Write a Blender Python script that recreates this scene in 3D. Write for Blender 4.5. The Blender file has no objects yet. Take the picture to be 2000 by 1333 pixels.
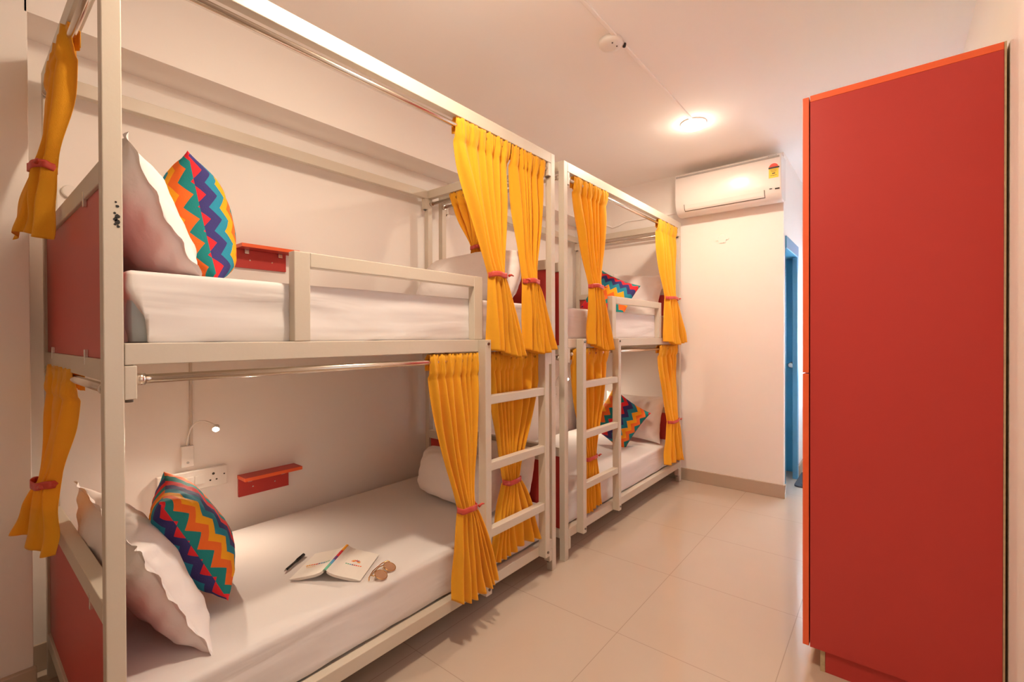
import bpy, bmesh, math, random
from mathutils import Vector, Matrix, noise
random.seed(7)
S = bpy.context.scene
COL = S.collection
PI = math.pi

# ------------------------------------------------------------------ camera
YAW, PITCH, ROLL = math.radians(38.6855), math.radians(-0.3491), math.radians(-0.2063)
CAM = Vector((1.5366, 0.0, 1.3712))
fw = Vector((-math.sin(YAW), math.cos(YAW), 0)); rt = Vector((math.cos(YAW), math.sin(YAW), 0)); up = Vector((0, 0, 1))
fw2 = fw*math.cos(PITCH) + up*math.sin(PITCH); up2 = up*math.cos(PITCH) - fw*math.sin(PITCH)
rt2 = rt*math.cos(ROLL) + up2*math.sin(ROLL); up3 = up2*math.cos(ROLL) - rt*math.sin(ROLL)
cd = bpy.data.cameras.new('camera'); cam = bpy.data.objects.new('camera', cd); COL.objects.link(cam)
cd.sensor_width = 36.0; cd.sensor_fit = 'HORIZONTAL'; cd.lens = 898.5/2000*36
cd.shift_x = -17.09/2000; cd.shift_y = (663.66-666.5)/2000
cd.clip_start = 0.02
M = Matrix((rt2, up3, -fw2)).transposed().to_4x4(); M.translation = CAM
cam.matrix_world = M
S.camera = cam

# ------------------------------------------------------------------ light and exposure
S.view_settings.view_transform = 'Standard'; S.view_settings.look = 'None'
S.view_settings.gamma = 1.0; S.view_settings.use_curve_mapping = False
S.view_settings.exposure = 0.0
W = bpy.data.worlds.new('world'); S.world = W; W.use_nodes = True
W.node_tree.nodes['Background'].inputs[0].default_value = (.75, .88, 1, 1)
W.node_tree.nodes['Background'].inputs[1].default_value = 1.0
CEIL = 2.915
LAMP_W, LAMP_COL = 40.0, (1.0, .80, .60)
LAMPS = [(.43, 3.39, .60), (.56, 1.00, .98)]
def area(name, loc, rot, size, power, col, sy=None, shape='DISK'):
    l = bpy.data.lights.new(name, 'AREA'); l.shape = shape if sy is None else 'RECTANGLE'
    l.size = size
    if sy: l.size_y = sy
    l.energy = power; l.color = col
    o = bpy.data.objects.new(name, l); COL.objects.link(o); o.location = loc; o.rotation_euler = rot
    return o
for i, (x, y, k) in enumerate(LAMPS):
    l = bpy.data.lights.new('ceiling_lamp_light', 'POINT'); fr = (.07, .42)[i]; l.energy = LAMP_W*k*fr; l.color = LAMP_COL; l.shadow_soft_size = .05
    o = bpy.data.objects.new('ceiling_lamp_light', l); COL.objects.link(o); o.location = (x, y, CEIL-.15)
    area('ceiling_lamp_light', (x, y, CEIL-.041), (0, 0, 0), .14, LAMP_W*k*(1-fr), LAMP_COL)
area('daylight', (1.25, 6.0, 1.56), (-PI/2, 0, 0), .66, 250.0, (.56, .79, 1.0), 1.0)
area('daylight', (1.98, .75, 1.55), (0, PI/2, 0), 1.0, 1.5, (.82, .90, 1.0), .9)  # added cool fill from the right, shining through the out-of-view added window
S.cycles.max_bounces = 14; S.cycles.diffuse_bounces = 9; S.cycles.glossy_bounces = 5

# ------------------------------------------------------------------ materials
def mat(name, col, rough=.5, metal=0, bump=0, bscale=40, spec=.5, trans=0, var=0, vscale=3, sheen=0, coat=0, detail=3):
    m = bpy.data.materials.new(name); m.use_nodes = True
    nt = m.node_tree; b = nt.nodes['Principled BSDF']
    b.inputs['Base Color'].default_value = (*col, 1); b.inputs['Roughness'].default_value = rough
    b.inputs['Metallic'].default_value = metal; b.inputs['Specular IOR Level'].default_value = spec
    if sheen: b.inputs['Sheen Weight'].default_value = sheen
    if coat: b.inputs['Coat Weight'].default_value = coat; b.inputs['Coat Roughness'].default_value = .15
    tc = nt.nodes.new('ShaderNodeTexCoord')
    if var:
        n = nt.nodes.new('ShaderNodeTexNoise'); n.inputs['Scale'].default_value = vscale; n.inputs['Detail'].default_value = 4
        nt.links.new(tc.outputs['Object'], n.inputs['Vector'])
        mx = nt.nodes.new('ShaderNodeMix'); mx.data_type = 'RGBA'
        mx.inputs[6].default_value = (*[c*(1-var) for c in col], 1); mx.inputs[7].default_value = (*[min(1, c*(1+var)) for c in col], 1)
        nt.links.new(n.outputs['Fac'], mx.inputs[0]); nt.links.new(mx.outputs[2], b.inputs['Base Color'])
    if bump:
        n = nt.nodes.new('ShaderNodeTexNoise'); n.inputs['Scale'].default_value = bscale; n.inputs['Detail'].default_value = detail
        nt.links.new(tc.outputs['Object'], n.inputs['Vector'])
        bp = nt.nodes.new('ShaderNodeBump'); bp.inputs['Strength'].default_value = bump; bp.inputs['Distance'].default_value = .01
        nt.links.new(n.outputs['Fac'], bp.inputs['Height']); nt.links.new(bp.outputs['Normal'], b.inputs['Normal'])
    if trans:
        t = nt.nodes.new('ShaderNodeBsdfTranslucent'); t.inputs['Color'].default_value = (*col, 1)
        ms = nt.nodes.new('ShaderNodeMixShader'); ms.inputs[0].default_value = trans
        out = nt.nodes['Material Output']
        nt.links.new(b.outputs[0], ms.inputs[1]); nt.links.new(t.outputs[0], ms.inputs[2]); nt.links.new(ms.outputs[0], out.inputs[0])
    return m
def emis(name, col, s):
    m = bpy.data.materials.new(name); m.use_nodes = True; nt = m.node_tree
    e = nt.nodes.new('ShaderNodeEmission'); e.inputs[0].default_value = (*col, 1); e.inputs[1].default_value = s
    nt.links.new(e.outputs[0], nt.nodes['Material Output'].inputs[0]); return m
def sub(nt, op, a=None, b=None):
    n = nt.nodes.new('ShaderNodeMath'); n.operation = op
    for i, v in enumerate((a, b)):
        if v is None: continue
        if isinstance(v, (int, float)): n.inputs[i].default_value = v
        else: nt.links.new(v, n.inputs[i])
    return n.outputs[0]

m_wall = mat('painted_wall', (.89, .855, .82), .75, bump=.05, bscale=25, spec=.25, var=.02)
m_ceil = mat('painted_ceiling', (.93, .90, .87), .8, spec=.2, var=.01)
m_skirt2 = mat('dull_beige_trunking', (.60, .53, .46), .6)
m_skirt = mat('beige_skirting_tile', (.50, .40, .31), .25, var=.05)
m_cream = mat('cream_painted_steel', (.61, .55, .455), .38, bump=.03, bscale=60, spec=.5)
m_red = mat('red_laminate', (.50, .048, .040), .42, bump=.02, bscale=200, spec=.35, var=.03)
m_orange = mat('orange_edge_band', (.84, .13, .035), .4)
m_ply = mat('raw_plywood_edge', (.52, .40, .24), .8, var=.3, vscale=60)
m_curt = mat('yellow_curtain_cloth', (.90, .455, .028), .85, bump=.25, bscale=350, spec=.15, trans=.22, sheen=.2)
m_tie = mat('red_tie_ribbon', (.58, .07, .045), .5, spec=.5)
m_sheet = mat('white_cotton_sheet', (.74, .71, .70), .85, bump=.5, bscale=3.2, spec=.15, detail=2.5)
nt = m_sheet.node_tree; mp = nt.nodes.new('ShaderNodeMapping'); mp.inputs['Scale'].default_value = (1.2, .5, 3.0); mp.inputs['Rotation'].default_value = (.12, 0, .1)
nz = [n for n in nt.nodes if n.type == 'TEX_NOISE'][0]; tcn = [n for n in nt.nodes if n.type == 'TEX_COORD'][0]
nz.inputs['Distortion'].default_value = .6
nt.links.new(tcn.outputs['Object'], mp.inputs['Vector']); nt.links.new(mp.outputs['Vector'], nz.inputs['Vector'])
[n for n in nt.nodes if n.type == 'BUMP'][0].inputs['Distance'].default_value = .02
m_pill = mat('white_pillow_cotton', (.84, .80, .79), .85, bump=.7, bscale=10, spec=.15, detail=5)
m_cover = mat('grey_blue_mattress_fabric', (.42, .50, .54), .8)
m_rod = mat('satin_steel_rod', (.74, .66, .58), .22, metal=1)
m_chrome = mat('brushed_chrome', (.7, .68, .66), .25, metal=1)
m_bolt = mat('dark_zinc_bolt', (.18, .16, .14), .4, metal=1)
m_white = mat('white_plastic', (.80, .76, .72), .35)
m_ac = mat('glossy_white_plastic', (.82, .77, .73), .32, coat=.25)
m_dark = mat('dark_plastic', (.03, .025, .022), .45)
m_grey = mat('grey_print', (.42, .40, .38), .5)
m_blue = mat('blue_door_paint', (.04, .32, .56), .4)
m_ltblue = mat('light_blue_frame_paint', (.12, .40, .62), .4)
m_mat = mat('charcoal_rubber_mat', (.045, .045, .05), .8, bump=.6, bscale=120)
m_scuff = mat('black_scuff', (.02, .02, .02), .7)
m_page = mat('book_paper', (.78, .72, .66), .8)
m_cov = mat('white_book_cover', (.84, .80, .74), .5)
m_gold = mat('gold_wire', (.72, .42, .16), .2, metal=1)
m_stickY = mat('yellow_sticker', (.88, .55, .03), .5)
m_stickR = mat('red_print', (.65, .06, .03), .5)
m_lamp = emis('lit_lamp_diffuser', (1, .9, .76), 22)
m_led = emis('lit_reading_led', (1, .92, .8), 45)
m_jelly = mat('smoky_tan_lens', (.74, .52, .36), .1, trans=.6)
C_OR, C_AM, C_TE, C_BL, C_NV, C_RD = (.86, .17, .03), (.92, .42, .02), (.02, .26, .26), (.03, .28, .42), (.055, .05, .20), (.72, .03, .04)
mc = {n: mat('print_'+n, c, .6) for n, c in dict(orange=C_OR, amber=C_AM, teal=(.15, .5, .35), blue=(.1, .35, .6), purple=(.16, .05, .2), red=C_RD).items()}

def floor_mat():
    m = mat('glossy_beige_floor_tile', (.56, .46, .37), .09, spec=.5)
    nt = m.node_tree; b = nt.nodes['Principled BSDF']
    tc = nt.nodes.new('ShaderNodeTexCoord'); sx = nt.nodes.new('ShaderNodeSeparateXYZ'); nt.links.new(tc.outputs['Object'], sx.inputs[0])
    def line(o, off, pitch):
        a = sub(nt, 'ADD', o, off); a = sub(nt, 'DIVIDE', a, pitch); a = sub(nt, 'FRACT', sub(nt, 'ADD', a, 50.0))
        d = sub(nt, 'ABSOLUTE', sub(nt, 'SUBTRACT', a, .5)); return sub(nt, 'GREATER_THAN', d, .5-.0016/pitch)
    g = sub(nt, 'MAXIMUM', line(sx.outputs[0], -.555, .632), line(sx.outputs[1], -1.93, .655))
    n = nt.nodes.new('ShaderNodeTexNoise'); n.inputs['Scale'].default_value = 2.2; n.inputs['Detail'].default_value = 6; n.inputs['Roughness'].default_value = .6
    nt.links.new(tc.outputs['Object'], n.inputs['Vector'])
    mx = nt.nodes.new('ShaderNodeMix'); mx.data_type = 'RGBA'; mx.inputs[6].default_value = (.56, .455, .36, 1); mx.inputs[7].default_value = (.52, .42, .335, 1)
    nt.links.new(n.outputs['Fac'], mx.inputs[0])
    m2 = nt.nodes.new('ShaderNodeMix'); m2.data_type = 'RGBA'; m2.inputs[7].default_value = (.40, .31, .24, 1)
    nt.links.new(g, m2.inputs[0]); nt.links.new(mx.outputs[2], m2.inputs[6]); nt.links.new(m2.outputs[2], b.inputs['Base Color'])
    return m
m_floor = floor_mat()

def chevron_mat(name, ax, freq, zf, amp, offs, off2=0.0):
    """bands stacked along local axis `ax`, teeth running along the other one"""
    m = mat(name, C_AM, .8, bump=.15, bscale=200, spec=.15); nt = m.node_tree; b = nt.nodes['Principled BSDF']
    tc = nt.nodes.new('ShaderNodeTexCoord'); sx = nt.nodes.new('ShaderNodeSeparateXYZ'); nt.links.new(tc.outputs['Object'], sx.inputs[0])
    tri = sub(nt, 'PINGPONG', sub(nt, 'ADD', sub(nt, 'MULTIPLY', sx.outputs[1-ax], zf), 40.0), 1.0)
    g = sub(nt, 'GREATER_THAN', sx.outputs[2], 0.0)      # the two faces are cut from the cloth separately
    xs = sub(nt, 'MULTIPLY', sub(nt, 'SUBTRACT', sx.outputs[ax], sub(nt, 'ABSOLUTE', sx.outputs[2])), freq)
    if ax == 0: xs = sub(nt, 'ADD', sub(nt, 'MULTIPLY', xs, sub(nt, 'SUBTRACT', sub(nt, 'MULTIPLY', g, 2.0), 1.0)), sub(nt, 'MULTIPLY', g, off2))
    v = sub(nt, 'ADD', xs, sub(nt, 'MULTIPLY', tri, amp))
    v = sub(nt, 'FRACT', sub(nt, 'ADD', sub(nt, 'DIVIDE', sub(nt, 'ADD', v, offs), 6.0), 20.0))
    cr = nt.nodes.new('ShaderNodeValToRGB'); cr.color_ramp.interpolation = 'CONSTANT'
    seq = [C_NV, C_BL, C_AM, C_OR, C_TE, C_RD]
    el = cr.color_ramp.elements
    el[0].position = 0; el[0].color = (*seq[0], 1); el[1].position = 1/6; el[1].color = (*seq[1], 1)
    for i in range(2, 6):
        e = el.new(i/6); e.color = (*seq[i], 1)
    nt.links.new(v, cr.inputs[0]); nt.links.new(cr.outputs[0], b.inputs['Base Color'])
    return m
m_chev = chevron_mat('zigzag_cushion_cloth', 0, 19, 24, .95, 3.2, -2.8)
m_chev3 = chevron_mat('zigzag_cushion_cloth_turned', 0, -19, 24, .95, .4, 2.8)
m_chev2 = chevron_mat('zigzag_cushion_cloth_level', 1, -19, 26, .9, 1.5)

# ------------------------------------------------------------------ helpers
def link(name, me, m=None, parent=None):
    o = bpy.data.objects.new(name, me); COL.objects.link(o)
    if m is not None:
        for k in (m if isinstance(m, (list, tuple)) else [m]): me.materials.append(k)
    if parent: o.parent = parent
    return o
def tag(o, label, cat, group=None):
    o['label'] = label; o['category'] = cat
    if group: o['group'] = group
    return o
def empty(name, label, cat, loc=(0, 0, 0), group=None):
    o = bpy.data.objects.new(name, None); COL.objects.link(o); o.location = loc; o.empty_display_size = .1
    return tag(o, label, cat, group)
def box_bm(bm, x0, x1, y0, y1, z0, z1, bev=.002, mi=0):
    vs = [bm.verts.new((x, y, z)) for x in (x0, x1) for y in (y0, y1) for z in (z0, z1)]
    fs = [bm.faces.new([vs[i] for i in q]) for q in ((0, 1, 3, 2), (4, 6, 7, 5), (0, 4, 5, 1), (2, 3, 7, 6), (0, 2, 6, 4), (1, 5, 7, 3))]
    for f in fs: f.material_index = mi
    if bev:
        es = list({e for f in fs for e in f.edges})
        bmesh.ops.bevel(bm, geom=es, offset=min(bev, .45*min(x1-x0, y1-y0, z1-z0)), segments=2, affect='EDGES', profile=.5)
def fin(name, bm, m, parent=None, smooth=False, origin=None):
    bmesh.ops.recalc_face_normals(bm, faces=bm.faces)
    if parent is not None and parent.type == 'EMPTY' or origin is not None:
        off = Vector(origin) if origin is not None else Vector(parent['_o']) if '_o' in parent else None
        if off is not None: bmesh.ops.translate(bm, vec=-off, verts=bm.verts)
    me = bpy.data.meshes.new(name); bm.to_mesh(me); bm.free()
    if smooth:
        for p in me.polygons: p.use_smooth = True
    o = link(name, me, m, parent)
    if origin is not None: o.location = origin
    return o
def box(name, x0, x1, y0, y1, z0, z1, m, parent=None, bev=.002):
    bm = bmesh.new(); box_bm(bm, min(x0, x1), max(x0, x1), min(y0, y1), max(y0, y1), min(z0, z1), max(z0, z1), bev)
    return fin(name, bm, m, parent)
def tube_bm(bm, pts, r, n=16, cap=True, mi=0):
    pts = [Vector(p) for p in pts]; rings = []
    rr = r if isinstance(r, (list, tuple)) else [r]*len(pts)
    t0 = (pts[1]-pts[0]).normalized(); a = t0.orthogonal().normalized()
    for i, p in enumerate(pts):
        t = (pts[min(i+1, len(pts)-1)]-pts[max(i-1, 0)]).normalized()
        a = (a - t*a.dot(t)).normalized(); b = t.cross(a)
        rings.append([bm.verts.new(p+(a*math.cos(2*PI*k/n)+b*math.sin(2*PI*k/n))*rr[i]) for k in range(n)])
    for i in range(len(rings)-1):
        for k in range(n):
            f = bm.faces.new((rings[i][k], rings[i][(k+1) % n], rings[i+1][(k+1) % n], rings[i+1][k])); f.smooth = True; f.material_index = mi
    if cap:
        for rg in (rings[0][::-1], rings[-1]):
            f = bm.faces.new(rg); f.material_index = mi
def tube(name, pts, r, m, parent=None, n=16):
    bm = bmesh.new(); tube_bm(bm, pts, r, n); return fin(name, bm, m, parent)
def struct(o): o['kind'] = 'structure'; return o

# ------------------------------------------------------------------ room shell
XB, XR, YE, YN, YF = -1.2, 1.85, 4.4, -4.2, 5.8
XC = .845
struct(box('floor', XB-.2, XR+.2, YN-.2, YF+.4, -.12, 0, m_floor, bev=0))
struct(box('ceiling', XB-.2, XR+.2, YN-.2, YF+.4, CEIL, CEIL+.12, m_ceil, bev=0))
struct(box('wall_left', XB-.15, XB, YN-.2, YE+.15, 0, CEIL, m_wall, bev=0))
bm = bmesh.new()
for a in ((YN-.2, .25, 0, CEIL), (1.25, YF+.3, 0, CEIL), (.25, 1.25, 0, 1.05), (.25, 1.25, 2.05, CEIL)): box_bm(bm, XR, XR+.15, a[0], a[1], a[2], a[3], 0)  # opening cut for the added fill window
struct(fin('wall_right', bm, m_wall))
struct(box('wall_near', XB, XR, YN-.15, YN, 0, CEIL, m_wall, bev=0))
# end wall with the air conditioner, then the passage side wall with its door recess
bm = bmesh.new(); box_bm(bm, XB, XC, YE, YE+.06, 0, CEIL, 0)
box_bm(bm, XC-.03, XC, YE+.06, 5.13, 2.23, CEIL, 0); box_bm(bm, XC-.03, XC, 5.13, YF, 0, CEIL, 0)
box_bm(bm, -.1, XC-.03, 5.34, 5.44, 0, CEIL, 0); box_bm(bm, -.2, -.1, YE+.06, 5.44, 0, CEIL, 0)
struct(fin('wall_end', bm, m_wall))
# far wall of the passage with its window opening
bm = bmesh.new()
WX0, WX1, WZ0, WZ1 = .90, 1.60, 1.02, 2.10
box_bm(bm, XC-.03, WX0, YF, YF+.12, 0, CEIL, 0); box_bm(bm, WX1, XR, YF, YF+.12, 0, CEIL, 0)
box_bm(bm, WX0, WX1, YF, YF+.12, 0, WZ0, 0); box_bm(bm, WX0, WX1, YF, YF+.12, WZ1, CEIL, 0)
struct(fin('wall_far', bm, m_wall))
# ceiling beam over the back wall, pillar at the near corner
struct(box('trim_1', XB, -.975, .19, YE, 2.592, CEIL, m_wall, bev=0))
struct(box('trim_2', XB, -.975, YN, .197, 0, CEIL, m_wall, bev=.002))
struct(box('trim_3', 1.825, XR, 1.40, 1.932, 0, 2.60, m_wall, bev=.008))
def skirt(name, x0, x1, y0, y1, h=.113):
    struct(box(name, x0, x1, y0, y1, 0, h, m_skirt, bev=.003))
skirt('baseboard_end', XB, XC+.003, YE-.012, YE)
skirt('baseboard_passage', XC, XC+.010, YE-.012, YE+.045)
skirt('baseboard_passage_far', XC, XC+.012, 5.13, YF)
skirt('baseboard_far', XC+.012, XR, YF-.012, YF)
skirt('baseboard_left', XB, XB+.012, .208, YE-.012)
skirt('baseboard_pillar', -.975, -.950, YN, .204, .140)
skirt('baseboard_right', XR-.012, XR, YN, 1.40)
# window with slatted blind and orange pelmet
w = bpy.data.objects.new('window_1', None); COL.objects.link(w); struct(w); w.location = (1.25, YF, 1.56); w['_o'] = (1.25, YF, 1.56)
bm = bmesh.new()
for a in ((WX0, WX0+.03, WZ0, WZ1), (WX1-.03, WX1, WZ0, WZ1), (WX0, WX1, WZ0, WZ0+.03), (WX0, WX1, WZ1-.03, WZ1), (1.235, 1.265, WZ0, WZ1)):
    box_bm(bm, a[0], a[1], YF+.03, YF+.07, a[2], a[3], .001)
fin('window_frame', bm, m_white, w)
bm = bmesh.new()
for k in range(17):
    z = WZ0+.03+k*.06
    a = [bm.verts.new(p) for p in ((WX0-.03, YF-.035, z), (WX1, YF-.035, z), (WX1, YF-.012, z+.012), (WX0-.03, YF-.012, z+.012))]; bm.faces.new(a)
o = fin('blind_slats', bm, m_white, w); md = o.modifiers.new('t', 'SOLIDIFY'); md.thickness = .002
box('pelmet', .855, WX1+.05, YF-.06, YF, 2.06, 2.40, m_orange, w)
gl = bpy.data.materials.new('window_glass'); gl.use_nodes = True
g = gl.node_tree.nodes['Principled BSDF']; g.inputs['Transmission Weight'].default_value = 1; g.inputs['Roughness'].default_value = .02; g.inputs['IOR'].default_value = 1.02
box('glass_pane', WX0+.03, WX1-.03, YF+.048, YF+.052, WZ0+.03, WZ1-.03, gl, w, bev=0)
w2 = bpy.data.objects.new('added_fill_window', None); COL.objects.link(w2); struct(w2); w2.location = (XR+.07, .75, 1.55); w2['_o'] = (XR+.07, .75, 1.55)  # out-of-view window, added to carry the cool side fill
bm = bmesh.new()
for a in ((.25, .29, 1.05, 2.05), (1.21, 1.25, 1.05, 2.05), (.29, 1.21, 1.05, 1.09), (.29, 1.21, 2.01, 2.05), (.735, .765, 1.09, 2.01)): box_bm(bm, XR+.05, XR+.09, a[0], a[1], a[2], a[3], .001)
fin('window_frame', bm, m_white, w2)
box('glass_pane', XR+.068, XR+.072, .29, 1.21, 1.09, 2.01, gl, w2, bev=0)
# blue passage door and frame
d = bpy.data.objects.new('door_1', None); COL.objects.link(d); struct(d); d.location = (.4, 5.3, 0); d['_o'] = (.4, 5.3, 0)
box('door_leaf', -.09, .815, 5.30, 5.335, .005, 2.22, m_blue, d)
bm = bmesh.new()
box_bm(bm, XC-.10, XC+.012, 4.47, 5.13, 2.12, 2.225, .004); box_bm(bm, XC-.03, XC+.012, 5.06, 5.13, 0.0, 2.12, .004)
box_bm(bm, XC-.02, XC+.004, 4.465, 4.475, 0.0, 2.12, .001)
fin('door_frame', bm, m_ltblue, d)
bm = bmesh.new(); tube_bm(bm, [(.775, 5.30, 1.08), (.775, 5.29, 1.08), (.775, 5.288, 1.08), (.775, 5.265, 1.08), (.775, 5.262, 1.08), (.775, 5.235, 1.08), (.775, 5.228, 1.08)], [.03, .03, .012, .012, .026, .028, .018], 20)
fin('door_knob', bm, m_chrome, d)

# ------------------------------------------------------------------ bunk beds
XP = -1.133; P = .04
def bunk(Y0, mir, label):
    L = 2.0
    Y = (lambda s: Y0+s) if not mir else (lambda s: Y0+L-s)
    base = (-.566, Y0+1, 0)
    r = empty('bunk_bed', label, 'bunk bed', base, 'cream steel bunk beds with yellow curtains'); r['_o'] = base
    def bx(n, x0, x1, s0, s1, z0, z1, m=m_cream, p=r, bev=.0025):
        b = bmesh.new(); ya, yb = sorted((Y(s0), Y(s1))); box_bm(b, x0, x1, ya, yb, z0, z1, bev)
        o = fin(n, b, m, None if p is not r else r)
        if p is not r:
            o.data.transform(Matrix.Translation(-Vector(base))); o.parent = p
        return o
    posts = []
    for x0 in (-P, XP):
        for s0 in (0, L-P): posts.append(bx('post', x0, x0+P, s0, s0+P, 0, 2.441))
    for x0 in (-P, XP):
        bx('top_rail', x0, x0+P, P, L-P, 2.382, 2.441)
        bx('side_rail', x0, x0+P, P+.001, L-P-.001, 1.301, 1.358)
        bx('side_rail', x0, x0+P, P, L-P, .133, .188)
    for s0, s1 in ((0, P), (L-P, L)):
        bx('top_rail', XP+P, -P, s0, s1, 2.382, 2.441)
        bx('end_rail', XP+P, -P, s0, s1, 1.262, 1.317)
        bx('end_rail', XP+P, -P, s0, s1, 1.768, 1.825)
        bx('end_rail', XP+P, -P, s0, s1, .634, .690)
        bx('end_rail', XP+P, -P, s0, s1, .133, .188)
        sc = s0+.008 if s0 == 0 else s0+.016
        pu = bx('end_panel', XP+P, -P, sc, sc+.016, 1.317, 1.768, m_red); pl = bx('end_panel', XP+P, -P, sc, sc+.016, .188, .634, m_red)
        so = (s0-.001, s0+.008) if s0 == 0 else (L-.008, L+.001)
        for px, zz, pp in ((-.255, 1.317, pu), (-.90, 1.317, pu), (-.255, 1.768, pu), (-.90, 1.768, pu), (-.21, .634, pl), (-.90, .634, pl)):
            bx('panel_clip', px-.006, px+.006, so[0], so[1], zz-.022, zz+.022, m_chrome, pp, .001)
    bx('base_board', XP+P, -P, P, L-P, 1.325, 1.345, m_cream); bx('base_board', XP+P, -P, P, L-P, .165, .183, m_cream)
    # rail sleeves with bolt heads
    for xi, x0 in enumerate((-P, XP)):
        for s0, s1 in ((P, P+.026), (L-P-.026, L-P)):
            for z0, z1 in ((1.211, 1.2995), (2.305, 2.381), (.062, .132)):
                bk = bx('rail_bracket', x0, x0+P, s0, s1, z0, z1)
                b = bmesh.new(); yc = Y((s0+s1)/2); xc = x0+P/2
                tube_bm(b, [(xc, yc, z0), (xc, yc, z0-.008)], .009, 8); o = fin('bolt', b, m_bolt); o.data.transform(Matrix.Translation(-Vector(base))); o.parent = bk
    # guard rail of the upper berth
    b = bmesh.new()
    for s0, s1, z0, z1 in ((.475, .530, 1.3585, 1.660), (1.322, 1.379, 1.3585, 1.660), (.530, 1.322, 1.609, 1.660)):
        ya, yb = sorted((Y(s0), Y(s1))); box_bm(b, -P, 0, ya, yb, z0, z1, .003)
    fin('guard_rail', b, m_cream, r)
    # ladder
    lb = bmesh.new()
    for s0 in (1.344, 1.826):
        ya, yb = sorted((Y(s0), Y(s0+.04))); box_bm(lb, .0005, .05, ya, yb, .137, 1.357, .003)
    lad = fin('ladder', lb, m_cream, r)
    def lsub(n, b, m):
        o = fin(n, b, m); o.data.transform(Matrix.Translation(-Vector(base))); o.parent = lad
    for z in (1.067, .746, .425):
        b = bmesh.new(); ya, yb = sorted((Y(1.384), Y(1.826))); box_bm(b, .006, .045, ya, yb, z-.021, z+.021, .003); lsub('rung', b, m_cream)
    for s0 in (1.364, 1.846):
        for z in (1.338, .165):
            b = bmesh.new(); tube_bm(b, [(.049, Y(s0), z), (.055, Y(s0), z)], .007, 8); lsub('bolt', b, m_bolt)
    # curtain rods
    def rod(a, c, rad):
        ro = tube('curtain_rod', [a, c], rad, m_rod, r)
        a, c = Vector(a), Vector(c); dv = (c-a).normalized()
        for q in ((a, a+dv*.02), (c-dv*.02, c)):
            o = tube('end_cap', list(q), rad+.0035, m_rod); o.data.transform(Matrix.Translation(-Vector(base))); o.parent = ro
    ya, yb = sorted((Y(P), Y(L-P))); yc, yd = sorted((Y(P+.026), Y(L-P-.026)))
    rod((-.02, yc, 2.347), (-.02, yd, 2.347), .011); rod((-.02, yc, 1.262), (-.02, yd, 1.262), .0125)
    for s in (.012, L-.012):
        rod((XP+P, Y(s), 2.347), (-P, Y(s), 2.347), .011); rod((XP+P, Y(s), 1.240), (-P, Y(s), 1.240), .0125)
    return r, posts
B1Y, B2Y = .246, 2.342
bed1, posts1 = bunk(B1Y, False, 'nearest cream steel two-tier bunk bed, its front post close to the left edge')
bed2, _ = bunk(B2Y, True, 'farther cream steel two-tier bunk bed standing against the air conditioner wall')
b = bmesh.new()
for (y, z, rr) in ((.272, 1.718, .003), (.275, 1.708, .004), (.270, 1.690, .003), (.2745, 1.682, .006), (.271, 1.674, .005), (.275, 1.668, .007), (.270, 1.661, .003), (.2765, 1.656, .004)):
    vs = [b.verts.new((.0006, y+rr*(.7+.5*random.random())*math.cos(k*PI/4), z+rr*(.7+.5*random.random())*math.sin(k*PI/4))) for k in range(8)]; b.faces.new(vs)
o = fin('scuff_mark', b, m_scuff); o.data.transform(Matrix.Translation(-Vector((-.566, B1Y+1, 0)))); o.parent = posts1[0]
o['label'] = 'black scuff marks on the post'

# ------------------------------------------------------------------ mattresses
def rbox(name, x0, x1, y0, y1, z0, z1, r, m, n=(34, 60, 8), wr=0, parent=None, seed=0, openb=False, lift=None, center=None):
    bm = bmesh.new(); c = Vector(((x0+x1)/2, (y0+y1)/2, (z0+z1)/2)); h = Vector(((x1-x0)/2, (y1-y0)/2, (z1-z0)/2))
    vd = {}
    def vert(i, j, k):
        if (i, j, k) in vd: return vd[i, j, k]
        q = Vector((-1+2*i/n[0], -1+2*j/n[1], -1+2*k/n[2])); p = Vector((q.x*h.x, q.y*h.y, q.z*h.z))
        inner = Vector([max(-h[a]+r, min(h[a]-r, p[a])) for a in range(3)]); dlt = p-inner
        if dlt.length > 1e-6: p = inner+dlt.normalized()*min(dlt.length, r) if dlt.length > r else p
        w = c+p
        if wr:
            nz = noise.noise(Vector((w.x*5+seed, w.y*3.2, w.z*16)))*wr + noise.noise(Vector((w.x*13, w.y*2.0+seed, w.z*38)))*wr*.45
            nm = Vector([0 if abs(q[a]) < .999 else (1 if q[a] > 0 else -1) for a in range(3)])
            if nm.length > 0: w += nm.normalized()*nz*(1 if abs(nm.z) < .5 else .5)
        if lift: w += lift(q, w)
        vd[i, j, k] = bm.verts.new(w); return vd[i, j, k]
    def grid(f, a, bb):
        for i in range(a):
            for j in range(bb):
                bm.faces.new((f(i, j), f(i+1, j), f(i+1, j+1), f(i, j+1)))
    for k in (0, n[2]):
        if not (openb and k == 0): grid(lambda i, j: vert(i, j, k), n[0], n[1])
    for j in (0, n[1]): grid(lambda i, k: vert(i, j, k), n[0], n[2])
    for i in (0, n[0]): grid(lambda j, k: vert(i, j, k), n[1], n[2])
    return fin(name, bm, m, parent, smooth=True, origin=center)
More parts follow.
